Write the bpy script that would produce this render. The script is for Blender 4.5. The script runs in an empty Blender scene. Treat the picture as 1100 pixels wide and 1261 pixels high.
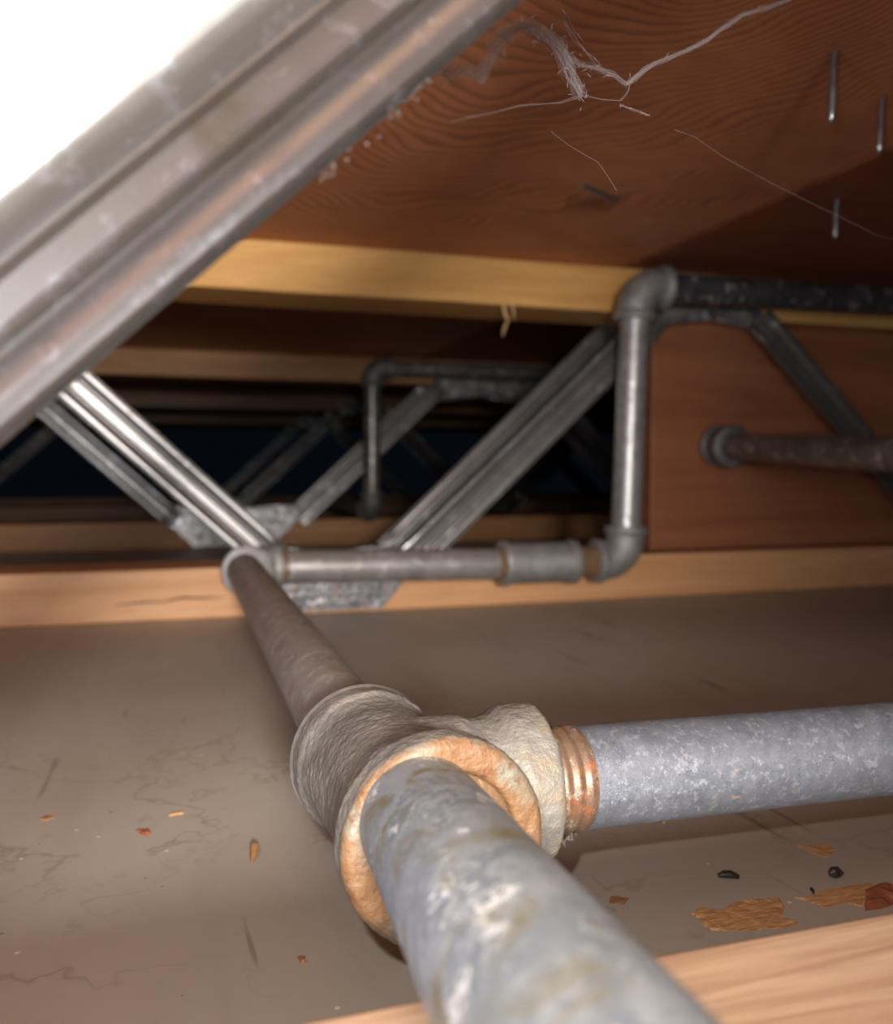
import bpy, bmesh, math, random
from mathutils import Vector, Matrix, noise
random.seed(7)
S = bpy.context.scene
COL = S.collection

# ------------------------------------------------------------------ camera
HC = 0.098                                   # lens height above the ceiling board
YAW, PITCH = math.atan(350/1100), math.atan(50/1100)
cam_d = bpy.data.cameras.new('camera'); cam = bpy.data.objects.new('camera', cam_d); COL.objects.link(cam)
cam.location = (0, 0, HC)
cam.rotation_euler = (math.pi/2 - PITCH, 0, -YAW)
cam_d.sensor_fit = 'VERTICAL'; cam_d.sensor_height = 36; cam_d.lens = 36*1100/1261
cam_d.clip_start = 0.005; cam_d.clip_end = 50
cam_d.dof.use_dof = True; cam_d.dof.focus_distance = 0.18; cam_d.dof.aperture_fstop = 17
S.camera = cam

# ------------------------------------------------------------------ world and lights
w = bpy.data.worlds.new('world'); S.world = w; w.use_nodes = True
w.node_tree.nodes['Background'].inputs[0].default_value = (0.10, 0.17, 0.30, 1)
w.node_tree.nodes['Background'].inputs[1].default_value = 0.014
def light(name, kind, loc, power, col, aim=None, **kw):
    d = bpy.data.lights.new(name, kind); o = bpy.data.objects.new(name, d); COL.objects.link(o)
    o.location = loc; d.energy = power; d.color = col
    for k, v in kw.items(): setattr(d, k, v)
    if aim: o.rotation_euler = (Vector(aim)-Vector(loc)).to_track_quat('-Z', 'Y').to_euler()
    return o
# the phone's flash, up and to the left of the lens
light('phone_flash', 'SPOT', (-0.012, 0.006, 0.119), 1.15, (1.0, 0.97, 0.93), aim=(0.13, 0.6, 0.105),
      shadow_soft_size=0.0025, spot_size=math.radians(150), spot_blend=1.0)
# unseen spot added behind the phone to brighten the far trusses
light('far_fill_spot', 'SPOT', (-0.016, -0.28, 0.140), 24, (1.0, 0.96, 0.92), aim=(-0.15, 0.6, 0.06),
      shadow_soft_size=0.028, spot_size=math.radians(84), spot_blend=1.0)
# unseen fill panel added behind the phone to even out near and far
light('rear_fill', 'AREA', (-0.12, -0.42, 0.15), 2.4, (0.95, 0.97, 1.0), aim=(0.1, 0.6, 0.12),
      shape='RECTANGLE', size=0.55, size_y=0.22)
# daylight leaking in from the left end of the joist bay
light('bay_daylight', 'AREA', (-0.34, -0.02, 0.085), 0.6, (0.30, 0.55, 1.0), aim=(0, 0.1, 0.14),
      shape='RECTANGLE', size=0.06, size_y=0.05)
S.view_settings.view_transform = 'Standard'; S.view_settings.look = 'None'
S.view_settings.gamma = 1; S.view_settings.use_curve_mapping = False
S.view_settings.exposure = 0.0

# ------------------------------------------------------------------ material helpers
class NT:
    def __init__(s, name, rough=0.6, metal=0.0, spec=0.5):
        s.m = bpy.data.materials.new(name); s.m.use_nodes = True
        s.t = s.m.node_tree; s.b = s.t.nodes['Principled BSDF']
        s.b.inputs['Roughness'].default_value = rough; s.b.inputs['Metallic'].default_value = metal
        s.b.inputs['Specular IOR Level'].default_value = spec
        s.co = s.t.nodes.new('ShaderNodeTexCoord').outputs['Object']
    def n(s, kind, **kw):
        o = s.t.nodes.new('ShaderNode'+kind)
        for k, v in kw.items(): setattr(o, k, v)
        return o
    def l(s, a, b): s.t.links.new(a, b)
    def put(s, sock, v):
        if hasattr(v, 'links'): s.l(v, sock)
        else: sock.default_value = v
    def map(s, scale=(1,1,1), rot=(0,0,0), loc=(0,0,0)):
        o = s.n('Mapping'); s.l(s.co, o.inputs[0])
        o.inputs['Scale'].default_value = scale; o.inputs['Rotation'].default_value = rot; o.inputs['Location'].default_value = loc
        return o.outputs[0]
    def noise(s, scale, vec=None, detail=4, rough=0.6, dist=0.0):
        o = s.n('TexNoise'); s.l(vec or s.co, o.inputs['Vector'])
        o.inputs['Scale'].default_value = scale; o.inputs['Detail'].default_value = detail
        o.inputs['Roughness'].default_value = rough; o.inputs['Distortion'].default_value = dist
        return o.outputs[0]
    def voro(s, scale, vec=None, feature='F1', out='Distance'):
        o = s.n('TexVoronoi', feature=feature); s.l(vec or s.co, o.inputs['Vector']); o.inputs['Scale'].default_value = scale
        return o.outputs[out]
    def ramp(s, v, pts):
        o = s.n('ValToRGB'); s.l(v, o.inputs[0]); e = o.color_ramp.elements
        while len(e) < len(pts): e.new(0.5)
        for k, (p, c) in enumerate(pts):
            e[k].position = p; e[k].color = (c if hasattr(c, '__len__') else (c, c, c)) + ((1,) if hasattr(c, '__len__') else ())  if hasattr(c, '__len__') else (c, c, c, 1)
        return o.outputs[0]
    def mix(s, f, a, b, mode='MIX'):
        o = s.n('Mix', data_type='RGBA', blend_type=mode)
        s.put(o.inputs[0], f)
        for k, v in ((6, a), (7, b)):
            s.put(o.inputs[k], v if hasattr(v, 'links') else tuple(v)+(1,))
        return o.outputs[2]
    def math(s, op, a, b=0.0, clamp=False):
        o = s.n('Math', operation=op, use_clamp=clamp); s.put(o.inputs[0], a); s.put(o.inputs[1], b); return o.outputs[0]
    def color(s, c): s.put(s.b.inputs['Base Color'], c if hasattr(c, 'links') else tuple(c)+(1,)); return s
    def bump(s, h, strength=0.3, dist=0.001):
        o = s.n('Bump'); s.l(h, o.inputs['Height']); o.inputs['Strength'].default_value = strength
        o.inputs['Distance'].default_value = dist; s.l(o.outputs[0], s.b.inputs['Normal']); return s

def wood(name, light_c, dark_c, grain=(3, 60, 60), knots=0.5, rough=0.55, offset=(0,0,0)):
    m = NT(name, rough=rough, spec=0.3)
    v = m.map(scale=grain, loc=offset)
    a = m.noise(1.0, v, detail=6, rough=0.65, dist=1.2)
    fine = m.noise(1.0, m.map(scale=(grain[0]*8, grain[1]*14, grain[2]*14), loc=offset), detail=3)
    c = m.mix(m.ramp(a, [(0.36, 0.0), (0.66, 1.0)]), light_c, dark_c)
    c = m.mix(m.ramp(fine, [(0.45, 0.0), (0.75, 0.35)]), c, [x*0.62 for x in dark_c])
    m.color(c).bump(m.math('ADD', a, m.math('MULTIPLY', fine, 0.5)), 0.25, 0.0006)
    return m.m

def galvanised(name, base, lightc, darkc, sc=350, metal=0.55, rough=0.42, stain=None, stain_amt=0.0, stain_scale=60, bump=0.25):
    m = NT(name, rough=rough, metal=metal)
    cell = m.voro(sc, m.mix(0.12, m.co, m.noise(sc*0.6)), out='Color')
    sp = m.n('SeparateColor'); m.l(cell, sp.inputs[0])
    n1 = m.noise(sc*0.25, detail=6, rough=0.7)
    c = m.mix(m.ramp(sp.outputs[0], [(0.15, 0.0), (0.95, 1.0)]), darkc, base)
    c = m.mix(m.ramp(n1, [(0.42, 0.0), (0.62, 0.7)]), c, base)
    fl = m.ramp(m.math('MULTIPLY', sp.outputs[1], m.ramp(m.noise(sc*0.8, detail=2), [(0.35, 0.0), (0.7, 1.0)])), [(0.45, 0.0), (0.62, 1.0)])
    c = m.mix(fl, c, lightc)
    if stain:
        st = m.ramp(m.noise(stain_scale, detail=5, rough=0.7, dist=0.5), [(0.62-stain_amt, 0.0), (0.72-stain_amt*0.6, 1.0)])
        c = m.mix(st, c, stain)
        m.put(m.b.inputs['Metallic'], m.math('MULTIPLY', m.math('SUBTRACT', 1.0, st), metal))
    m.color(c)
    m.put(m.b.inputs['Roughness'], m.math('ADD', m.math('MULTIPLY', n1, 0.3), rough-0.15))
    m.bump(m.math('ADD', n1, m.math('MULTIPLY', sp.outputs[2], 0.3)), bump, 0.0005)
    return m.m

M = {}
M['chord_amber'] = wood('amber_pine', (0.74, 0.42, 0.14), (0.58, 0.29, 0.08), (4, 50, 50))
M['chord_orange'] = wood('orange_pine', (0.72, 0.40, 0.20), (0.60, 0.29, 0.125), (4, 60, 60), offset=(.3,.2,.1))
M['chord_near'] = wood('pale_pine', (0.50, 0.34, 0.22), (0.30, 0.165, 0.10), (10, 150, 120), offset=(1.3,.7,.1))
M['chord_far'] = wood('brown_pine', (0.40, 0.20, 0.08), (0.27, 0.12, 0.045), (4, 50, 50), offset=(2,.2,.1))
M['chord_deep'] = wood('shade_darkened_pine', (0.16, 0.08, 0.035), (0.10, 0.045, 0.02), (4, 50, 50), offset=(2,.7,.1))  # pine darkened: the deep bays' loss of light put into the colour
M['panel'] = wood('red_brown_board', (0.34, 0.13, 0.06), (0.25, 0.085, 0.038), (2.0, 20, 22), rough=0.45, offset=(.2,0,.4))

def m_plywood(name, a_c, b_c, cx):
    m = NT(name, rough=0.6, spec=0.3)
    # cathedral grain: distorted stretched rings about a centre beyond the near right corner
    v = m.map(scale=(1.0, 0.42, 1.0), loc=(-cx, -0.075, 0))
    v2 = m.mix(0.05, v, m.noise(7.0, detail=2)); 
    o = m.n('TexWave', wave_type='RINGS', rings_direction='SPHERICAL', wave_profile='SAW'); m.l(v2, o.inputs[0])
    o.inputs['Scale'].default_value = 85; o.inputs['Distortion'].default_value = 2.2
    o.inputs['Detail'].default_value = 2; o.inputs['Detail Scale'].default_value = 0.8
    big = m.noise(1.0, m.map(scale=(9, 14, 9)), detail=4, dist=1.5)
    fib = m.noise(1.0, m.map(scale=(70, 420, 70), rot=(0,0,0.5)), detail=3)
    c = m.mix(m.ramp(big, [(0.3, 0.0), (0.7, 1.0)]), a_c, b_c)
    c = m.mix(m.math('MULTIPLY', m.ramp(o.outputs['Fac'], [(0.45, 0.0), (0.95, 1.0)]), 0.62), c, [x*0.42 for x in b_c])
    c = m.mix(m.ramp(fib, [(0.5, 0.0), (0.8, 0.35)]), c, [x*0.5 for x in b_c])
    m.color(c).bump(m.math('ADD', o.outputs['Fac'], fib), 0.3, 0.0005)
    return m.m
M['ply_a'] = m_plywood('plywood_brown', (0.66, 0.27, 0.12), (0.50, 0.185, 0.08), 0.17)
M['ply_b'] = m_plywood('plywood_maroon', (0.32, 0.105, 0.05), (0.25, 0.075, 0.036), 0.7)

def m_floor():
    m = NT('painted_brown_board', rough=0.5, spec=0.45)
    big = m.noise(5, detail=5)
    c = m.mix(m.ramp(big, [(0.3, 0.0), (0.7, 1.0)]), (0.40, 0.345, 0.285), (0.48, 0.43, 0.365))
    streaks = m.noise(1.0, m.map(scale=(60, 8, 1), rot=(0,0,0.3)), detail=3)  # stretched noise for darker brown streaks
    c = m.mix(m.ramp(streaks, [(0.5, 0.0), (0.8, 0.25)]), c, (0.26, 0.20, 0.16))
    # tide marks: thin contour lines of a soft noise, only in the damp patch
    tn = m.noise(11, detail=5, rough=0.55)
    line = m.ramp(m.math('ABSOLUTE', m.math('SUBTRACT', tn, 0.5)), [(0.0, 1.0), (0.007, 0.0)])
    mask = m.ramp(m.noise(9, m.map(loc=(3, 1, 0)), detail=2), [(0.45, 0.0), (0.6, 0.5)])
    c = m.mix(m.math('MULTIPLY', line, mask), c, (0.22, 0.165, 0.10))
    dirt = m.ramp(m.noise(60, detail=6, rough=0.75), [(0.58, 0.0), (0.75, 0.5)])
    c = m.mix(dirt, c, (0.22, 0.17, 0.13))
    # pale and dark grit
    vo = m.n('TexVoronoi'); m.l(m.co, vo.inputs['Vector']); vo.inputs['Scale'].default_value = 170
    sp = m.n('SeparateColor'); m.l(vo.outputs['Color'], sp.inputs[0])
    pick = m.ramp(sp.outputs[0], [(0.84, 0.0), (0.85, 1.0)])
    c = m.mix(m.math('MULTIPLY', m.ramp(vo.outputs['Distance'], [(0.06, 1.0), (0.12, 0.0)]), pick), c, (0.75, 0.70, 0.62))
    pick2 = m.ramp(sp.outputs[1], [(0.90, 0.0), (0.91, 1.0)])
    c = m.mix(m.math('MULTIPLY', m.ramp(vo.outputs['Distance'], [(0.05, 1.0), (0.10, 0.0)]), pick2), c, (0.05, 0.035, 0.025))
    # long scuffs running away from the near joist
    sc = m.noise(1.0, m.map(scale=(130, 9, 1), rot=(0,0,-0.12)), detail=2)
    c = m.mix(m.ramp(sc, [(0.67, 0.0), (0.72, 0.6)]), c, (0.12, 0.09, 0.07))
    m.color(c).bump(m.math('ADD', m.noise(500, detail=3), m.math('MULTIPLY', tn, 0.6)), 0.12, 0.0004)
    return m.m
M['floor'] = m_floor()

M['pipe_bright'] = galvanised('spangled_zinc', (0.215, 0.225, 0.25), (0.36, 0.37, 0.40), (0.115, 0.125, 0.15), sc=700, metal=0.35, rough=0.42, stain=(0.30,0.24,0.19), stain_amt=0.0, stain_scale=220, bump=0.35)
M['pipe_blotched'] = galvanised('blotched_zinc', (0.33, 0.35, 0.36), (0.75, 0.75, 0.73), (0.19, 0.215, 0.24), sc=150, metal=0.2, rough=0.45, stain=(0.17, 0.145, 0.075), stain_amt=0.12, stain_scale=90)
M['pipe_dull'] = galvanised('dull_zinc', (0.31, 0.275, 0.24), (0.45, 0.42, 0.39), (0.23, 0.20, 0.175), sc=260, metal=0.2, rough=0.55, stain=(0.24, 0.15, 0.10), stain_amt=0.06, stain_scale=90)
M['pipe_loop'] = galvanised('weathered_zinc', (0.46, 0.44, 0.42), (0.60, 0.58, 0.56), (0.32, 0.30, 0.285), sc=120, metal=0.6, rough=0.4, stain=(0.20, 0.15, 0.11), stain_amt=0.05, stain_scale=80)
M['pipe_dark'] = galvanised('shaded_zinc', (0.13, 0.13, 0.135), (0.6, 0.6, 0.6), (0.06, 0.06, 0.065), sc=110, metal=0.6, rough=0.4, stain=(0.05, 0.045, 0.04), stain_amt=0.08, stain_scale=60)  # loop zinc made darker, the upper right shade put into its colour
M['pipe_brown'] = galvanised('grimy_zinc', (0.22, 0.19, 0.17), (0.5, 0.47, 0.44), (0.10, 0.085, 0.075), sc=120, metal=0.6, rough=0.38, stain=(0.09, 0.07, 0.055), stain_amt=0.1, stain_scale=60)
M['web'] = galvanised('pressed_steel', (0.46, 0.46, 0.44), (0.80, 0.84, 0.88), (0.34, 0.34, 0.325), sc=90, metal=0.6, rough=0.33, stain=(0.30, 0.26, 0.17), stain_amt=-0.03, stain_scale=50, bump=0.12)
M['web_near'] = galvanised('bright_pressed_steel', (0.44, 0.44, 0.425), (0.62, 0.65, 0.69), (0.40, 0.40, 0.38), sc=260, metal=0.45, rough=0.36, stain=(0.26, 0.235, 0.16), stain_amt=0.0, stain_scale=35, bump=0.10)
M['web_far'] = galvanised('falloff_dimmed_steel', (0.30, 0.285, 0.27), (0.42, 0.42, 0.42), (0.25, 0.235, 0.225), sc=60, metal=0.8, rough=0.38, stain=(0.20, 0.16, 0.125), stain_amt=0.0, stain_scale=50, bump=0.06)  # grey lowered some, light falling off with distance put into the colour
M['web_deep'] = galvanised('shade_darkened_steel', (0.12, 0.115, 0.11), (0.3, 0.3, 0.3), (0.07, 0.068, 0.066), sc=60, metal=0.85, rough=0.34, stain=(0.05, 0.04, 0.03), stain_amt=0.0, stain_scale=50, bump=0.06)  # steel darkened further, the gloom around the deep trusses painted in
M['thread'] = galvanised('rusty_thread', (0.25, 0.16, 0.105), (0.5, 0.42, 0.33), (0.15, 0.085, 0.05), sc=500, metal=0.4, rough=0.4, stain=(0.30, 0.09, 0.03), stain_amt=0.1, stain_scale=160)
M['rust'] = galvanised('rust', (0.22, 0.12, 0.06), (0.36, 0.22, 0.11), (0.13, 0.07, 0.035), sc=400, metal=0.0, rough=0.8, stain=(0.30, 0.13, 0.045), stain_amt=0.1, stain_scale=300, bump=0.8)
M['plate'] = galvanised('punched_plate', (0.42, 0.42, 0.43), (0.95, 0.97, 1.0), (0.16, 0.15, 0.15), sc=130, metal=0.7, rough=0.3, stain=(0.28, 0.16, 0.09), stain_amt=0.10, stain_scale=110, bump=0.5)

def m_fitting(name, base, dark, rusty=False, metal=0.15):
    m = NT(name, rough=0.55, metal=metal)
    n1 = m.noise(70, detail=7, rough=0.7); n2 = m.noise(420, detail=4)
    c = m.mix(m.ramp(n1, [(0.38, 0.0), (0.62, 1.0)]), dark, base)
    c = m.mix(m.ramp(m.noise(160, detail=5, rough=0.7), [(0.60, 0.0), (0.70, 0.6)]), c, (0.30, 0.20, 0.12))
    if rusty:
        sx = m.n('SeparateXYZ'); m.l(m.co, sx.inputs[0])
        # rust grown over the open end face of the run and creeping round its lip (local -Y end)
        f = m.ramp(m.math('ADD', m.math('MULTIPLY', sx.outputs[1], -10.0), m.math('MULTIPLY', m.math('SUBTRACT', n1, 0.5), 0.06)), [(0.262, 0.0), (0.276, 1.0)])
        rr = m.mix(m.ramp(m.noise(95, detail=5, rough=0.6), [(0.38, 0.0), (0.52, 1.0)]), (0.21, 0.19, 0.14), (0.225, 0.115, 0.05))
        rr = m.mix(m.ramp(m.noise(330, detail=3), [(0.58, 0.0), (0.68, 0.8)]), rr, (0.15, 0.055, 0.022))
        c = m.mix(f, c, rr)
        g = m.ramp(m.math('ADD', m.math('MULTIPLY', sx.outputs[0], 10.0), m.math('MULTIPLY', m.math('SUBTRACT', n1, 0.5), 0.5)), [(0.20, 0.0), (0.28, 0.75)])
        cream = m.mix(m.ramp(m.noise(120, detail=4), [(0.5, 0.0), (0.66, 0.9)]), (0.23, 0.21, 0.17), (0.26, 0.175, 0.08))
        c = m.mix(g, c, cream)
    m.color(c).bump(m.math('ADD', m.math('ADD', n1, m.math('MULTIPLY', n2, 0.6)), m.math('MULTIPLY', m.noise(1300, detail=3), 0.35)), 0.8, 0.0008)
    return m.m
M['tee'] = m_fitting('cast_tee', (0.26, 0.235, 0.205), (0.15, 0.133, 0.118), True)
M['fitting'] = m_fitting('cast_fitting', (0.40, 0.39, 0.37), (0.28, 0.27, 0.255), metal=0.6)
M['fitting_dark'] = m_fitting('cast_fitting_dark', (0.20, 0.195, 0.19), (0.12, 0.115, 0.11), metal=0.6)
def plain(name, c, rough=0.5, metal=0.0, ns=200, var=0.35, bump=0.3):
    m = NT(name, rough=rough, metal=metal)
    n1 = m.noise(ns, detail=5)
    m.color(m.mix(m.ramp(n1, [(0.35, 0.0), (0.65, 1.0)]), [x*(1-var) for x in c], c)).bump(n1, bump, 0.0004)
    return m.m
M['ring'] = plain('bare_bright_edge', (0.62, 0.60, 0.56), 0.35, 0.7)
M['nail'] = plain('nail_steel', (0.45, 0.44, 0.43), 0.3, 0.9)
M['torn'] = wood('torn_veneer_wood', (0.78, 0.47, 0.22), (0.34, 0.15, 0.06), (150, 1100, 900), offset=(.3,.1,0))
M['crack'] = plain('dark_crack', (0.16, 0.07, 0.03), 0.8)
M['torn_red'] = plain('red_wood', (0.36, 0.12, 0.06), 0.6, ns=300)
M['chip'] = plain('wood_chip_brown', (0.42, 0.20, 0.09), 0.7, ns=400)
M['pellet'] = plain('dark_pellet', (0.035, 0.03, 0.024), 0.35, ns=500)
M['lint'] = plain('pale_lint', (0.6, 0.56, 0.48), 0.8)
M['splinter'] = plain('pale_splinter', (0.62, 0.40, 0.16), 0.7)
mc = NT('cobweb_silk', rough=0.8); mc.color((0.42, 0.36, 0.35)); mc.b.inputs['Alpha'].default_value = 0.25; M['silk'] = mc.m

# ------------------------------------------------------------------ mesh helpers
def tag(o, label=None, cat=None, group=None, kind=None):
    for k, v in (('label', label), ('category', cat), ('group', group), ('kind', kind)):
        if v: o[k] = v
    return o
def empty(name, loc, label, cat, group=None):
    o = bpy.data.objects.new(name, None); o.empty_display_size = 0.02; o.location = loc; COL.objects.link(o)
    return tag(o, label, cat, group)
WL = {}
def obj(name, vf, mat, parent=None, origin=None, smooth=False, mesh=None):
    """vf = (verts in world coordinates, faces); origin = world location of the object"""
    pw = WL.get(parent, Vector()) if parent else Vector()
    if parent is not None and parent not in WL:
        pw = parent.location.copy() if parent.parent is None else WL[parent]
    origin = Vector(origin) if origin is not None else pw.copy()
    if mesh is None:
        v, f = vf
        mesh = bpy.data.meshes.new(name); mesh.from_pydata([Vector(p)-origin for p in v], [], f); mesh.update()
        if smooth:
            for p in mesh.polygons: p.use_smooth = True
        mesh.materials.append(M[mat])
    o = bpy.data.objects.new(name, mesh); COL.objects.link(o)
    o.location = origin - pw
    if parent is not None: o.parent = parent
    WL[o] = origin
    return o
def bevelbox(lo, hi, b=0.0015, seg=2, wob=0.0, nx=1):
    bm = bmesh.new(); bmesh.ops.create_cube(bm, size=1)
    c = [(a+d)/2 for a, d in zip(lo, hi)]; s = [d-a for a, d in zip(lo, hi)]
    for v in bm.verts: v.co = Vector([c[i]+v.co[i]*s[i] for i in range(3)])
    if b: bmesh.ops.bevel(bm, geom=bm.edges[:], offset=b, segments=seg, affect='EDGES', profile=0.5)
    if nx > 1:
        for k in range(1, nx):
            x = lo[0]+s[0]*k/nx
            bmesh.ops.bisect_plane(bm, geom=bm.verts[:]+bm.edges[:]+bm.faces[:], plane_co=(x,0,0), plane_no=(1,0,0))
    if wob:
        for v in bm.verts:
            n_ = noise.noise_vector(Vector((v.co.x*9, v.co.y*30, v.co.z*30)))
            v.co.y += n_.y*wob; v.co.z += n_.z*wob
    bm.verts.index_update()
    r = ([v.co.copy() for v in bm.verts], [[v.index for v in f.verts] for f in bm.faces]); bm.free(); return r
def frame(d):
    d = d.normalized(); up = Vector((0,0,1)) if abs(d.z) < 0.9 else Vector((1,0,0))
    a = d.cross(up).normalized(); return a, d.cross(a).normalized()
def sweep(pts, radii, n=32, cap=True, jag=0.0):
    pts = [Vector(p) for p in pts]; V = []; F = []
    a = b = None
    for i, p in enumerate(pts):
        d = (pts[min(i+1, len(pts)-1)]-pts[max(i-1, 0)])
        if d.length < 1e-9: d = pts[-1]-pts[0]
        d.normalize()
        if a is None: a, b = frame(d)
        else:
            a = (a-d*a.dot(d)).normalized(); b = d.cross(a).normalized()
        for k in range(n):
            t = 2*math.pi*k/n; r = radii[i]*(1+(random.uniform(-jag, jag) if jag else 0))
            V.append(p+a*math.cos(t)*r+b*math.sin(t)*r)
    for i in range(len(pts)-1):
        for k in range(n):
            F.append([i*n+k, i*n+(k+1)%n, (i+1)*n+(k+1)%n, (i+1)*n+k])
    if cap:
        F.append(list(range(n))[::-1]); F.append([(len(pts)-1)*n+k for k in range(n)])
    return V, F
def lathe(p0, p1, prof, n=40):
    """prof = [(distance along from p0, radius)]; successive points may share a distance"""
    p0, p1 = Vector(p0), Vector(p1); d = (p1-p0).normalized(); a, b = frame(d); V = []; F = []
    for t, r in prof:
        for k in range(n):
            q = 2*math.pi*k/n; V.append(p0+d*t+a*math.cos(q)*r+b*math.sin(q)*r)
    m = len(prof)
    for i in range(m-1):
        for k in range(n): F.append([i*n+k, i*n+(k+1)%n, (i+1)*n+(k+1)%n, (i+1)*n+k])
    F.append(list(range(n))[::-1]); F.append([(m-1)*n+k for k in range(n)])
    return V, F
def join(*vs):
    V = []; F = []
    for v, f in vs:
        o = len(V); V += list(v); F += [[i+o for i in g] for g in f]
    return V, F
def autosmooth(o, ang=40):
    me = o.data
    for p in me.polygons: p.use_smooth = True
    bm = bmesh.new(); bm.from_mesh(me); bmesh.ops.recalc_face_normals(bm, faces=bm.faces[:])
    for e in bm.edges:
        if len(e.link_faces) == 2 and e.calc_face_angle(0) > math.radians(ang): e.smooth = False
    bm.to_mesh(me); bm.free(); return o

# ------------------------------------------------------------------ the setting
CH = 0.0340          # chord height
HT = 0.2525          # underside of the subfloor
fl = obj('floor', bevelbox((-1.6, -0.6, -0.012), (2.6, 3.4, 0.0), b=0), 'floor'); tag(fl, kind='structure')
ce = bpy.data.objects.new('ceiling', None); ce.location = (0.3, 1.0, HT); COL.objects.link(ce); tag(ce, kind='structure')
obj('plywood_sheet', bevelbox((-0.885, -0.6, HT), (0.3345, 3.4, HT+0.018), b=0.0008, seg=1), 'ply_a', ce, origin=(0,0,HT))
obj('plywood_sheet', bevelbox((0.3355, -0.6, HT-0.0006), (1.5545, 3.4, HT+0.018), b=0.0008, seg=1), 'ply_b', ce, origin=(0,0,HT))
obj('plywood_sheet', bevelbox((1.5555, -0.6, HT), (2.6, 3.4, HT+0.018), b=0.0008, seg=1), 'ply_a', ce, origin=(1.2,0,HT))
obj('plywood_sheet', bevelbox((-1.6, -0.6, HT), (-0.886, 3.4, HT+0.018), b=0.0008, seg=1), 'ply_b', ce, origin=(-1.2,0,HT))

# ------------------------------------------------------------------ open-web floor trusses
PROF = [(-13.0, 1.5), (-12.85, 0.5), (-12.5, 0.4), (-12.1, 1.2), (-11.3, 1.85), (-9.6, 2.0), (-8.0, 1.85), (-6.8, 1.3), (-5.7, 0.5), (-4.8, 0.1), (-4.1, 0.1),
        (-3.6, 0.9), (-3.25, 1.65), (-3.0, 1.75), (-2.75, 1.5), (-2.4, 0.8), (-2.0, 0.55), (0, 0.5)]
PROF = PROF + [(-s, h) for s, h in PROF[-2::-1]]
def leg_mesh(x0, z0, x1, z1, sgn, wk=0.95):
    """pressed steel web leg in the XZ plane, ridges toward sgn*Y, with flattened ends and a folded thickness"""
    a = Vector((x0, 0, z0)); b = Vector((x1, 0, z1)); d = (b-a).normalized(); L = (b-a).length
    nrm = Vector((-d.z, 0, d.x)); V = []; F = []
    st = [(-0.012, 0.25), (-0.005, 0.35), (0.0, 0.9), (0.006, 1.15), (0.014, 1.0), (L*0.33, 1.0), (L*0.66, 1.0), (L-0.014, 1.0), (L-0.006, 1.15), (L, 0.9), (L+0.005, 0.35), (L+0.012, 0.25)]
    m = len(PROF); th = 0.0009
    for t, k in st:
        for layer in (0, 1):
            for s, h in PROF:
                y = (h*0.001*1.35*k + (th if layer == 0 else 0))*sgn
                V.append(a+d*t+nrm*s*0.001*wk+Vector((0, y, 0)))
    R = 2*m
    for i in range(len(st)-1):
        for j in range(m-1):
            p = i*R+j; F.append([p, p+1, p+1+R, p+R]); q = p+m; F.append([q+1, q, q+R, q+1+R])
        for j in (0, m-1):
            p = i*R+j; F.append([p, p+R, p+R+m, p+m])
    for i in (0, len(st)-1):
        F.append([i*R+j for j in range(m)]+[i*R+m+j for j in reversed(range(m))])
    return V, F
def plate_mesh(cx, top, sgn, ws=1):
    """trapezoid nail plate with punched teeth dimples; top plates are wide below"""
    z = (lambda v: v) if not top else (lambda v: HT-v)
    pts = [(-0.036, 0.002), (0.026, 0.002), (0.050, 0.030), (0.056, 0.041), (0.03, 0.0405), (0.0, 0.036), (-0.03, 0.0405), (-0.063, 0.041), (-0.058, 0.030)]
    V = []; F = []
    for y in (0.0, 0.0011*sgn):
        for x, q in pts: V.append(Vector((cx+x*ws, y, z(q*(1.25 if ws > 1.2 and q > 0.028 else 1)))))
    n = len(pts)
    F.append(list(range(n))); F.append([n+i for i in reversed(range(n))])
    for i in range(n): F.append([i, (i+1) % n, n+(i+1) % n, n+i])
    return V, F
def teeth_mesh(cx, top, sgn, ws=1):
    z = (lambda v: v) if not top else (lambda v: HT-v)
    V = []; F = []; rnd = random.Random(3)
    for r in range(5):
        q = 0.0055+r*0.0062; half = (0.030+0.022*(q/0.033))*ws
        n = int(half*2/0.0072)
        for c in range(n):
            x = cx-0.004-half+0.004+(c+(0.5 if r % 2 else 0.1))*0.0072
            if x > cx+half-0.008: continue
            wv, hh, dd = 0.0024, 0.0011, 0.0016+rnd.uniform(0, 0.0008)
            tl = rnd.uniform(-0.4, 0.4)*0.001
            o = len(V); y0 = 0.0010*sgn
            for sx, sz in ((-1,-1), (1,-1), (1,1), (-1,1)): V.append(Vector((x+sx*wv, y0, z(q+sz*hh+sx*tl))))
            for sx, sz in ((-0.7,0.1), (0.7,0.1), (0.6,0.9), (-0.6,0.9)): V.append(Vector((x+sx*wv, y0+dd*sgn, z(q+sz*hh+sx*tl))))
            F += [[o+4,o+5,o+6,o+7], [o,o+1,o+5,o+4], [o+1,o+2,o+6,o+5], [o+2,o+3,o+7,o+6], [o+3,o,o+4,o+7]]
    return V, F
DX = 0.054; RUN = 0.181; HALF = DX*2+RUN       # half period
ZB, ZT = 0.042, HT-0.042
MC = {}
def shared(key, fn, mat, smooth):
    if key not in MC:
        v, f = fn(); me = bpy.data.meshes.new(key[0]); me.from_pydata([Vector(p) for p in v], [], f); me.update(); me.materials.append(M[mat])
        bm = bmesh.new(); bm.from_mesh(me); bmesh.ops.recalc_face_normals(bm, faces=bm.faces[:])
        for e in bm.edges:
            if len(e.link_faces) == 2 and e.calc_face_angle(0) > math.radians(38): e.smooth = False
        bm.to_mesh(me); bm.free()
        if smooth:
            for p in me.polygons: p.use_smooth = True
        MC[key] = me
    return MC[key]
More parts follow.
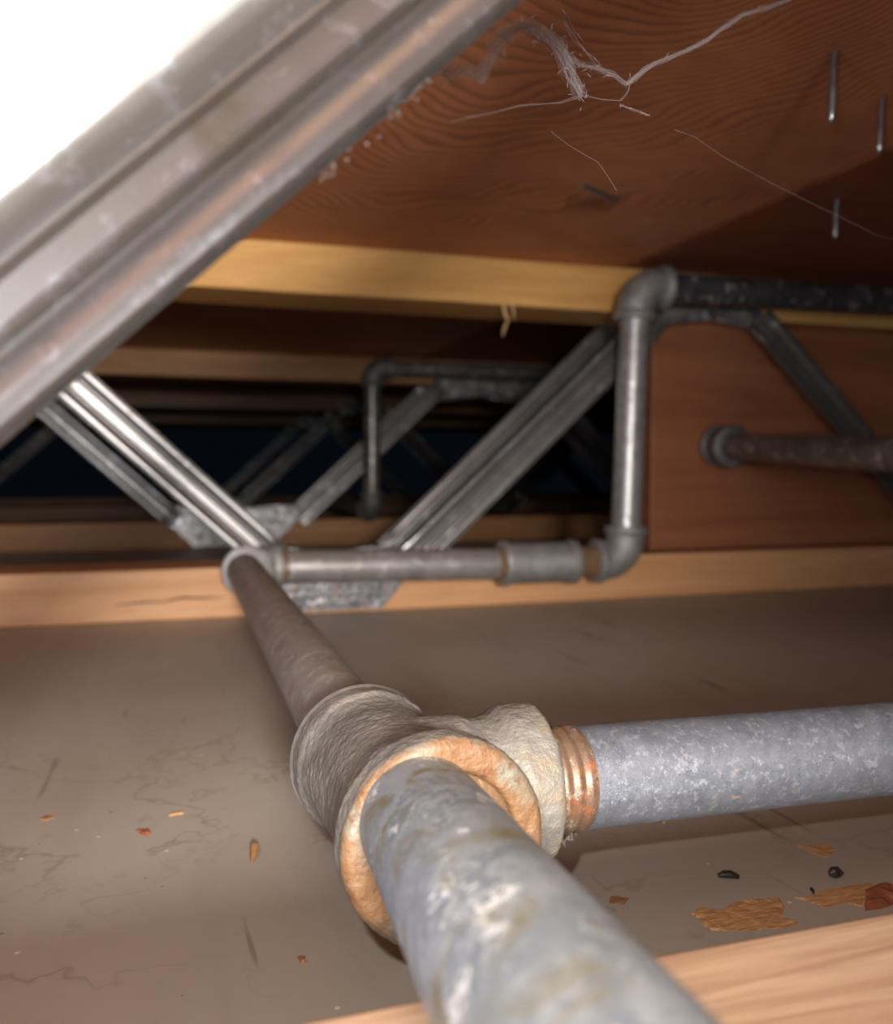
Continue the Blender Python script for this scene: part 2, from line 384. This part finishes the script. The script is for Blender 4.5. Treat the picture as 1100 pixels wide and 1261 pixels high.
def truss(y0, depth, xb, x0, x1, mats, label, webmat='web', back_sgn=1, dx=None):
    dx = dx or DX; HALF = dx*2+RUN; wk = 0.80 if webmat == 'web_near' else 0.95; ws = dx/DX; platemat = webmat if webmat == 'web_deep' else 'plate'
    t = empty('floor_truss', (xb, y0+depth/2, 0), label, 'floor truss', 'open web floor trusses')
    tc = obj('top_chord', bevelbox((x0, y0, HT-CH), (x1, y0+depth, HT-0.0004), wob=0.0006, nx=60), mats[0], t)
    bc = obj('bottom_chord', bevelbox((x0, y0, 0.0002), (x1, y0+depth, CH), wob=0.0006, nx=60), mats[1], t)
    for side, yy, sg in (('f', y0-0.0002, -1), ('b', y0+depth+0.0002, back_sgn)):
        k0 = math.ceil((x0-xb+0.08)/HALF); k1 = math.floor((x1-xb-0.08)/HALF)
        for k in range(k0, k1+1):
            cx = xb+k*HALF; top = bool(k % 2)
            ysg = -1 if side == 'f' else 1
            p = obj('nail_plate', None, None, t, origin=(cx, yy, 0), mesh=shared(('nail_plate', top, ysg, platemat, ws), lambda: plate_mesh(0, top, ysg, ws), platemat, False))
            te = obj('teeth', None, None, p, origin=(cx, yy, 0), mesh=shared(('teeth', top, ysg, platemat, ws), lambda: teeth_mesh(0, top, ysg, ws), platemat, False))
            tag(te, kind='stuff')
            if k < k1:
                if not top: key = ('metal_web', 'up', sg, webmat, dx); fn = lambda: leg_mesh(dx, ZB, dx+RUN, ZT, sg, wk)
                else: key = ('metal_web', 'down', sg, webmat, dx); fn = lambda: leg_mesh(dx, ZT, dx+RUN, ZB, sg, wk)
                off = 0.0011*ysg
                obj('metal_web', None, None, t, origin=(cx, yy+off, 0), mesh=shared(key, fn, webmat, True))
    return t, tc, bc
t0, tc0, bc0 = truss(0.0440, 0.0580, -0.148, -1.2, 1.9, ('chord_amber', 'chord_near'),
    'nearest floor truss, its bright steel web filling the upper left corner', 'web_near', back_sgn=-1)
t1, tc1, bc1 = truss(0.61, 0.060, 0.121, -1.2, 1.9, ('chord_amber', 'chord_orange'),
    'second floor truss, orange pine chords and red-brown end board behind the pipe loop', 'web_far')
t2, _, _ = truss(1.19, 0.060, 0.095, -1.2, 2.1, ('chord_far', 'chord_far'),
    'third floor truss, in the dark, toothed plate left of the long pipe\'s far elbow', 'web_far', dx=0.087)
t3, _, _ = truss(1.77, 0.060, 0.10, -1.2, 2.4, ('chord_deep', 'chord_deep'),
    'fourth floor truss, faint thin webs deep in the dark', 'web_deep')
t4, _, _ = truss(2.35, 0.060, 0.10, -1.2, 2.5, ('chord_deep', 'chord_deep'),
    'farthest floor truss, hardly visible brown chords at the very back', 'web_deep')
pn = obj('end_board', bevelbox((0.372, 0.630, CH+0.0012), (1.88, 0.652, HT-CH-0.0006), b=0.001), 'panel', t1)
tag(pn, 'smooth red-brown solid board filling the truss between its chords')
# drying crack along the face of the bottom chord, left of the long pipe's elbow
ck = [(-0.030, 0.6094, 0.0118), (-0.015, 0.6094, 0.0130), (0.0, 0.6094, 0.0128), (0.012, 0.6094, 0.0150), (0.024, 0.6094, 0.0142), (0.040, 0.6094, 0.0146)]
obj('crack', sweep(ck, [0.0002, 0.0006, 0.0004, 0.0008, 0.0007, 0.0002], n=6), 'crack', bc1)
# torn splinter hanging from the top chord
sp = sweep([(0.2372, 0.6095, 0.2195), (0.2380, 0.6085, 0.2125), (0.2400, 0.608, 0.2070), (0.2372, 0.608, 0.2010), (0.2360, 0.608, 0.1955)],
           [0.0016, 0.0015, 0.0008, 0.0011, 0.0003], n=6)
sp2 = sweep([(0.2440, 0.6095, 0.2190), (0.2450, 0.6085, 0.2120), (0.2444, 0.608, 0.2075)], [0.0012, 0.0008, 0.0002], n=6)
obj('splinter', join(sp, sp2), 'splinter', tc1)

# ------------------------------------------------------------------ pipes
PR = 0.0107
def pipe(a, b, mat, parent, r=PR, label=None, nseg=1):
    a, b = Vector(a), Vector(b)
    pts = [a.lerp(b, k/nseg) for k in range(nseg+1)]
    o = obj('pipe', sweep(pts, [r]*len(pts), n=48), mat, parent); autosmooth(o)
    if label: o['label'] = label
    return o
def thread(a, b, parent, r=PR, turns=4, mat='thread', depth=0.0006):
    L = (Vector(b)-Vector(a)).length; prof = []
    for k in range(turns):
        t = L*k/turns; p = L/turns
        prof += [(t, r-depth*0.4), (t+p*0.25, r+depth), (t+p*0.55, r+depth), (t+p*0.8, r-depth*0.4)]
    prof.append((L, r-depth*0.4))
    return autosmooth(obj('thread', lathe(a, b, prof, 40), mat, parent), 60)
def coll(a, b, r, body, w, L, rr=None):
    """collar band profile for one end of a fitting"""
    return
def elbow(c, d1, d2, mat, parent, ce=0.026, rc=0.0158, rb=0.0138, name='elbow_fitting'):
    c, d1, d2 = Vector(c), Vector(d1).normalized(), Vector(d2).normalized()
    pts = []; rad = []
    A, B = c+d1*ce, c+d2*ce; R = ce-0.0085
    def add(p, r): pts.append(p); rad.append(r)
    add(A-d1*0.0012, PR*0.6); add(A-d1*0.0011, rc-0.0006); add(A-d1*0.0016, rc); add(A-d1*0.0060, rc); add(A-d1*0.0068, rc-0.0006); add(A-d1*0.0078, rb)
    cc = c+d1*R+d2*R
    for k in range(0, 11):
        th = math.pi/2*k/10
        add(cc-d2*R*math.cos(th)-d1*R*math.sin(th), rb)
    add(B-d2*0.0078, rb); add(B-d2*0.0068, rc-0.0006); add(B-d2*0.0060, rc); add(B-d2*0.0016, rc); add(B-d2*0.0011, rc-0.0006); add(B-d2*0.0012, PR*0.6)
    o = obj(name, sweep(pts, rad, n=40), mat, parent); return autosmooth(o, 50)
def coupling(a, b, mat, parent, rb=0.0143, rc=0.0158):
    L = (Vector(b)-Vector(a)).length
    prof = [(0, PR), (0, rc-0.0006), (0.0006, rc), (0.0042, rc), (0.0052, rb), (L-0.0052, rb), (L-0.0042, rc), (L-0.0006, rc), (L, rc-0.0006), (L, PR)]
    return autosmooth(obj('coupling', lathe(a, b, prof), mat, parent), 50)

run = empty('pipe_run', (0.049, 0.17, 0.0), 'large galvanised pipe run with rusty tee, nearest the lens, ending in an upright loop', 'pipe')
TC = Vector((0.0442, 0.170, 0.0335)); TD = Vector((-0.035, 1, -0.045)).normalized(); TB = Vector((1, 0.0, -0.012)).normalized()
TF, TR_, TE = TC-TD*0.029, TC+TD*0.029, TC+TB*0.0295
# near pipe: climbs over the bottom chord of the nearest truss
pf = TF; NP0 = Vector((0.0408, 0.143, 0.0395)); NP1 = Vector((0.0180, -0.10, 0.0640))
near = pipe(NP0+(NP0-NP1).normalized()*0.012, NP1, 'pipe_blotched', run, label='blotched whitish near length of pipe', nseg=2)
EA = Vector((0.0470, 0.572, 0.0375))
farp = pipe(TR_-TD*0.006, EA+Vector((0, -0.012, 0)), 'pipe_dull', run, label='dull brownish grey length behind the tee')
BR1 = TE+TB*0.0095
br = pipe(BR1, BR1+TB*1.4+Vector((0, -0.012, -0.004)), 'pipe_bright', run, label='spangled bluish grey branch to the right')
thread(TE-TB*0.004, BR1, br, turns=5, depth=0.00035)
# tee: run barrel with two bands, side branch with band, remeshed so the neck blends
def tee(c, d, bdir, parent):
    L = 0.029; rb, rc = 0.0152, 0.0182
    a = c-d*L; b = c+d*L
    run_ = lathe(a, b, [(0.0024, 0.0), (0.0024, 0.0118), (0.0, 0.0128), (0.0, rc-0.0012), (0.0012, rc), (0.0072, rc), (0.0092, rb+0.0008), (0.013, rb), (L, rb-0.0001), (2*L-0.012, rb), (2*L-0.0085, rb+0.0006), (2*L-0.0068, rc-0.0016), (2*L-0.0012, rc-0.0016), (2*L, rc-0.0026), (2*L, 0.0)], 56)
    Lb = (TE-TC).length
    br_ = lathe(c, c+bdir*Lb, [(0.002, 0.0), (0.002, 0.0150), (0.0125, 0.0150), (0.0145, 0.0142), (Lb-0.0125, 0.0139), (Lb-0.0095, 0.0150), (Lb-0.0078, rc-0.0020), (Lb-0.001, rc-0.0018), (Lb, rc-0.0028), (Lb, 0.0)], 56)
    o = obj('tee_fitting', join(run_, br_), 'tee', parent, origin=c, smooth=True)
    m = o.modifiers.new('r', 'REMESH'); m.mode = 'VOXEL'; m.voxel_size = 0.00055; m.use_smooth_shade = True
    s = o.modifiers.new('s', 'SMOOTH'); s.factor = 0.6; s.iterations = 5
    tx = bpy.data.textures.new('cast_grain', 'CLOUDS'); tx.noise_scale = 0.0016; tx.noise_depth = 4
    dm = o.modifiers.new('d', 'DISPLACE'); dm.texture = tx; dm.strength = 0.0005; dm.mid_level = 0.5; dm.texture_coords = 'LOCAL'
    o['label'] = 'grey cast tee with a rusty orange open end'
    return o
te = tee(TC, TD, TB, run)
bu = lathe(TF+TD*0.0030, TF-TD*0.0002, [(0, 0.0105), (0.0001, 0.0126), (0.0024, 0.0122), (0.0032, 0.0112), (0.0032, 0.0105)], 40)
autosmooth(obj('rust_ring', bu, 'rust', te))
rb_ = lathe(TR_+TD*0.0, TR_+TD*0.0016, [(-0.0012, 0.0164), (0.0004, 0.01685), (0.0012, 0.0164), (0.0014, 0.0150), (0.0014, 0.0107)], 48)
autosmooth(obj('bright_rim', rb_, 'ring', te))
# far elbow and the loop in front of the second truss
YL = 0.578
EA = Vector((0.0490, 0.575, 0.0372))
EB = Vector((0.3200, YL, 0.0335)); EC = Vector((0.3270, YL, 0.2312))
DB = (EB-Vector((0.0490, YL, 0.0352))).normalized(); DV = (EC-EB).normalized(); DT = Vector((1, 0, 0.012)).normalized()
elbow(EA, (0, -1, -0.004), DB, 'fitting', run, ce=0.0235)
pb = pipe(EA+DB*0.022, Vector((0.2210, YL, 0.0339)), 'pipe_loop', run)
thread(EA+DB*0.0225, EA+DB*0.0275, pb, turns=2, mat='rust')
CA, CB = Vector((0.2235, YL, 0.0339)), Vector((0.2800, YL, 0.0337))
thread(CA-DB*0.004, CA+DB*0.001, pb, turns=2, mat='rust')
coupling(CA, CB, 'fitting', run)
nip = pipe(CB-DB*0.002, EB-DB*0.02, 'rust', run, label='short rusty nipple')
elbow(EB, -DB, DV, 'fitting', run)
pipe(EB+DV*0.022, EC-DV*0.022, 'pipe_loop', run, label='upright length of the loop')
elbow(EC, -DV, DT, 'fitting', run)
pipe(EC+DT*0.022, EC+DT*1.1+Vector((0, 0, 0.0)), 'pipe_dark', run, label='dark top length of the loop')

# second loop, one bay deeper
run2 = empty('pipe_run', (0.262, 1.15, 0.0), 'dark pipe loop deeper in the cavity, seen between the webs of the second truss', 'pipe')
FB, FC = Vector((0.2630, 1.150, 0.0462)), Vector((0.2640, 1.150, 0.2335))
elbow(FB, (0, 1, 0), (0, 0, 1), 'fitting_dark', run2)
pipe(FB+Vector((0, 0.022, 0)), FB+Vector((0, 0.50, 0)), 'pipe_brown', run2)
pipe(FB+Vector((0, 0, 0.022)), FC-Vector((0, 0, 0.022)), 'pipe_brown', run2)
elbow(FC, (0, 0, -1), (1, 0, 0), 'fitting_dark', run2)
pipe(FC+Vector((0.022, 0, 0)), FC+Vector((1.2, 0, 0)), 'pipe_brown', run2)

# pipe coming out of the end board toward the lens, right of the loop
run3 = empty('pipe_run', (0.415, 0.60, 0.11), 'grimy pipe coming out of the red-brown board through a round collar', 'pipe')
QA, QB = Vector((0.4330, 0.640, 0.1195)), Vector((0.3780, 0.0, 0.0850))
qd = (QB-QA).normalized()
pipe(QA, QB, 'pipe_brown', run3)
coupling(QA+qd*0.012, QA+qd*0.036, 'fitting_dark', run3, rb=0.0150, rc=0.0168)

# ------------------------------------------------------------------ nails through the subfloor
def nail(base, tip, r, label, bend=None):
    b, t = Vector(base), Vector(tip); pts = [b+Vector((0, 0, 0.004))]
    if bend: pts += [b, Vector(bend)]
    else: pts += [b]
    d = (t-pts[-1]).normalized()
    pts += [t-d*0.004, t-d*0.0015, t]
    rad = [r]*(len(pts)-2)+[r*0.7, r*0.12]
    rad[-3] = r
    o = obj('nail', sweep(pts, rad, n=12), 'nail', origin=base); autosmooth(o, 60)
    return tag(o, label, 'nail', 'nail points coming through the subfloor')
nail((0.2390, 0.2780, HT), (0.2375, 0.2775, HT-0.0262), 0.0017, 'largest steel nail point hanging from the plywood near the top right')
nail((0.2861, 0.3044, HT-0.0003), (0.2845, 0.3040, HT-0.0232), 0.0016, 'steel nail point nearest the right edge of the picture')
nail((0.3673, 0.4232, HT-0.0003), (0.3665, 0.4232, HT-0.0225), 0.0016, 'lowest and smallest hanging nail point, just above the dark pipe')
nail((0.2463, 0.4554, HT), (0.2060, 0.4200, HT-0.0085), 0.0016, 'bent-over nail lying almost flat under the plywood, above the pipe elbow', bend=(0.243, 0.452, HT-0.0035))

# ------------------------------------------------------------------ cobwebs
WEB = {
'a': ([(0.0347,0.1126,0.1489),(0.0385,0.1174,0.1521),(0.0415,0.121,0.1544),(0.0446,0.1245,0.1552),(0.0467,0.1269,0.1581),(0.0489,0.1293,0.1618),(0.0515,0.1321,0.1657),(0.0557,0.1364,0.1694),(0.0606,0.1412,0.1719),(0.0657,0.146,0.1729),(0.0697,0.1495,0.1719),(0.0725,0.1519,0.17),(0.0756,0.1545,0.1678)], 40, 0.0014),
'b': ([(0.0467,0.1269,0.161),(0.0522,0.1329,0.1666),(0.0581,0.1388,0.1715),(0.0626,0.1431,0.1725),(0.0689,0.1488,0.1735),(0.0711,0.1507,0.1712)], 24, 0.0012),
'c': ([(0.0711,0.1507,0.1729),(0.0753,0.1543,0.1736),(0.081,0.159,0.1756),(0.0871,0.1638,0.1773),(0.0924,0.1679,0.1777),(0.0982,0.1721,0.1825),(0.1036,0.176,0.1869),(0.1119,0.1817,0.1923),(0.1192,0.1864,0.1968),(0.1267,0.1912,0.2019),(0.1344,0.196,0.2081),(0.1446,0.2019,0.2158),(0.1573,0.209,0.2229),(0.1694,0.2155,0.23),(0.19,0.228,0.2526)], 24, 0.0007),
'd': ([(0.0375,0.1162,0.1449),(0.0467,0.1269,0.151),(0.0558,0.1364,0.157),(0.0684,0.1483,0.1636),(0.0756,0.1545,0.1681),(0.0826,0.1602,0.1706),(0.0902,0.1662,0.1735),(0.0934,0.1686,0.1771),(0.0943,0.1693,0.1795)], 2, 0.0003),
'e': ([(0.0697,0.1495,0.1793),(0.0744,0.1536,0.1775),(0.079,0.1574,0.1766),(0.0831,0.1607,0.1761)], 4, 0.0008),
'f': ([(0.0684,0.1483,0.1712),(0.0711,0.1507,0.1693),(0.0744,0.1536,0.169),(0.0773,0.156,0.1685)], 6, 0.0012),
'g': ([(0.0658,0.146,0.1576),(0.0726,0.1519,0.1576),(0.0812,0.159,0.1579),(0.0888,0.165,0.1549)], 1, 0.0003),
'h': ([(0.0902,0.1662,0.1725),(0.0967,0.171,0.1741),(0.1017,0.1745,0.175)], 5, 0.0004)}
def cobweb(keys, label):
    Vs = []
    for k in keys:
        pts, n, j = WEB[k]
        for s in range(n):
            path = []
            for i in range(len(pts)-1):
                for q in range(3):
                    p = Vector(pts[i]).lerp(Vector(pts[i+1]), q/3)
                    g = noise.noise_vector(Vector((i*0.7+q*0.23+s*9.1, s*3.3, len(pts))))
                    path.append(p+g*j*1.5)
            path.append(Vector(pts[-1]))
            Vs.append(sweep(path, [random.uniform(0.00003, 0.00006)]*len(path), n=4, cap=False))
        if n > 3:          # dust clots caught on the threads
            for _ in range(n*2):
                i = random.randrange(len(pts)-1); p = Vector(pts[i]).lerp(Vector(pts[i+1]), random.random())+Vector([random.gauss(0, j*0.7) for _ in range(3)])
                d = Vector([random.gauss(0, 1) for _ in range(3)]).normalized()*random.uniform(0.0003, 0.0009)
                Vs.append(sweep([p-d, p, p+d], [0.00003, 0.0001, 0.00003], n=5, cap=False))
    o = obj('cobweb', join(*Vs), 'silk', origin=WEB[keys[0]][0][0])
    return tag(o, label, 'cobweb')
cobweb('abcdefh', 'dusty grey cobweb strung from the near steel web up to the plywood, centre top')
WEB['i'] = ([(0.1121,0.1817,0.1757),(0.1224,0.1883,0.1773),(0.1349,0.196,0.177),(0.1604,0.2102,0.1771),(0.1887,0.2245,0.177),(0.2256,0.2412,0.1757),(0.262,0.262,0.181)], 1, 0.0002)
WEB['j'] = ([(0.352, 0.575, 0.155), (0.385, 0.578, 0.190), (0.402, 0.578, 0.222)], 1, 0.0002)
cobweb('gi', 'single hair-thin cobweb thread hanging below the nails, faint against the plywood')
# beads of dust on the lower lip of the nearest web
Vs = []
for _ in range(26):
    f = random.random(); p = Vector((0.0236+0.013*(f-0.5), 0.099, 0.1372+0.0125*(f-0.5)))+Vector((random.gauss(0, .0004), random.uniform(0, .002), -abs(random.gauss(0, .0007))))
    Vs.append(sweep([p-Vector((0, 0, .0002)), p, p+Vector((0, 0, .0002))], [0.00008, random.uniform(0.00012, 0.0003), 0.00008], n=6))
tag(obj('dust', join(*Vs), 'lint', origin=(0.0236, 0.099, 0.1372)), 'pale dust beads clinging along the lower lip of the near steel web', 'dust', kind='stuff')

# ------------------------------------------------------------------ damage and litter on the board
def flake(name, outline, mat, h=0.0006, parent=None, ridges=4, origin=None, z=0.0):
    """thin splintery flake: outline in the XY plane, ribbed top, ragged edge"""
    bm = bmesh.new()
    pts = []
    for i, (x, y) in enumerate(outline):
        x2, y2 = outline[(i+1) % len(outline)]
        for q in range(3):
            u = q/3; jx = random.uniform(-1, 1)*0.0004 if q else 0
            pts.append((x+(x2-x)*u+jx, y+(y2-y)*u+jx))
    vs = [bm.verts.new((x, y, 0)) for x, y in pts]
    f = bm.faces.new(vs)
    if f.normal.z < 0: f.normal_flip()
    bmesh.ops.triangulate(bm, faces=[f])
    bmesh.ops.subdivide_edges(bm, edges=[e for e in bm.edges if not e.is_boundary], cuts=2, use_grid_fill=True)
    bmesh.ops.triangulate(bm, faces=bm.faces[:])
    top = {v: (0.00012 if v.is_boundary else h*(0.6+0.5*noise.noise(Vector((v.co.x*80, v.co.y*900, 1))))) for v in bm.verts}
    r = bmesh.ops.extrude_face_region(bm, geom=bm.faces[:])
    for v in [g for g in r['geom'] if isinstance(g, bmesh.types.BMVert)]: pass
    for v, hh in top.items():
        if v.is_valid: v.co.z = hh
    for g in r['geom']:
        if isinstance(g, bmesh.types.BMVert): g.co.z = 0.00002
    for v in bm.verts:
        v.co.z += z
    bmesh.ops.recalc_face_normals(bm, faces=bm.faces[:]); bm.verts.index_update()
    vf = ([v.co.copy() for v in bm.verts], [[v.index for v in f.verts] for f in bm.faces]); bm.free()
    cx = sum(p[0] for p in pts)/len(pts); cy = sum(p[1] for p in pts)/len(pts)
    return obj(name, vf, mat, parent, origin=origin or (cx, cy, 0))
flake('torn_veneer', [(0.1103,0.168),(0.1138,0.17),(0.1181,0.1675),(0.1227,0.1696),(0.1281,0.1695),(0.1336,0.1685),(0.1327,0.1652),(0.1287,0.1607),(0.1306,0.1575),(0.1269,0.1568),(0.1194,0.1578),(0.1111,0.1604),(0.1098,0.1626),(0.1113,0.1662)], 'torn', parent=fl)['label'] = 'torn patch of bare orange wood fibres'
flake('torn_veneer', [(0.1371,0.1674),(0.139,0.1664),(0.145,0.1682),(0.1522,0.1685),(0.159,0.1681),(0.1595,0.1649),(0.1543,0.1611),(0.1492,0.1595),(0.1465,0.162),(0.1413,0.1613),(0.1394,0.1642)], 'torn', h=0.0005, parent=fl)
flake('torn_veneer', [(0.1574,0.1919),(0.1608,0.1898),(0.1659,0.1903),(0.1654,0.1862),(0.1603,0.1832),(0.1582,0.1844)], 'torn', h=0.0004, parent=fl)
flake('torn_veneer', [(0.0973,0.1809),(0.101,0.1789),(0.0981,0.1762),(0.0953,0.1779)], 'chip', h=0.0003, parent=fl)
def chip(pts, rad, mat, label, group=None, name='wood_chip', cat='wood chip', n=6):
    o = obj(name, sweep(pts, rad, n=n), mat, origin=(pts[0][0], pts[0][1], 0))
    return tag(o, label, cat, group)
o = flake('wood_chip', [(0.155,0.1659),(0.1617,0.1672),(0.1638,0.1657),(0.1594,0.1587),(0.1535,0.1574),(0.1482,0.1575)], 'torn_red', h=0.0014)
tag(o, 'red wood chip on the brown board at the lower right edge', 'wood chip')
chip([(0.0216,0.2310,0.0012),(0.0213,0.2290,0.0017),(0.0208,0.2262,0.0010),(0.0200,0.2235,0.0004)], [0.0004,0.0013,0.0010,0.0003], 'chip', 'curled brown wood shaving standing on the board left of the tee')
o = flake('wood_chip', [(-0.0082,0.2545),(-0.0052,0.2540),(-0.0042,0.2515),(-0.0055,0.2490)], 'torn_red', h=0.0010); tag(o, 'small reddish triangular chip on the open board at left', 'wood chip')
o = flake('wood_chip', [(0.0003,0.2632),(0.0040,0.2648),(0.0046,0.2628),(0.0010,0.2620)], 'torn', h=0.0006); tag(o, 'tiny pale orange splinter on the board beyond the reddish chip', 'wood chip')
o = flake('wood_chip', [(-0.0345,0.2715),(-0.0330,0.2725),(-0.0303,0.2708),(-0.0325,0.2692)], 'chip', h=0.0006); tag(o, 'small brown splinter on the board near the left edge', 'wood chip')
o = flake('wood_chip', [(0.0245,0.1767),(0.0262,0.1765),(0.0264,0.1748),(0.0250,0.1745)], 'chip', h=0.0009); tag(o, 'tiny tan crumb on the board below the rusty end of the tee', 'wood chip')
chip([(0.1262,0.1812,0.0008),(0.1276,0.1808,0.0011),(0.1292,0.1802,0.0011),(0.1308,0.1793,0.0006)], [0.0004,0.0009,0.00095,0.0005], 'pellet', 'long brown dropping on the board under the branch pipe', name='dropping', cat='dropping', n=10)
chip([(0.1518,0.1730,0.0012),(0.1528,0.1730,0.0014),(0.1541,0.1729,0.0014),(0.1554,0.1727,0.0011)], [0.0005,0.0013,0.0013,0.0004], 'pellet', 'round shiny black dropping on the board near the right edge', name='dropping', cat='dropping', n=12)
chip([(0.1424,0.1672,0.0005),(0.1432,0.1688,0.0006),(0.1436,0.1698,0.0004)], [0.0002,0.0005,0.0002], 'pellet', 'tiny black splinter dropping between the torn patches', name='dropping', cat='dropping')
pts = []
for k in range(22):
    f = k/21; pts.append((0.0955+0.013*f, 0.2045+0.013*f+0.0012*math.sin(k*1.9), 0.0012+0.0011*math.sin(k*1.3)+0.0012))
chip(pts, [0.0003+0.00015*math.sin(k) for k in range(22)], 'lint', 'crinkled pale metal shaving under the start of the branch pipe', name='shaving', cat='shaving', n=5)
chip([(0.1300,0.2120,0.0012),(0.1312,0.2132,0.0030),(0.1320,0.2125,0.0045),(0.1310,0.2118,0.0022)], [0.0002,0.0008,0.0006,0.0002], 'splinter', 'curled pale shaving under the middle of the branch pipe', name='shaving', cat='shaving')
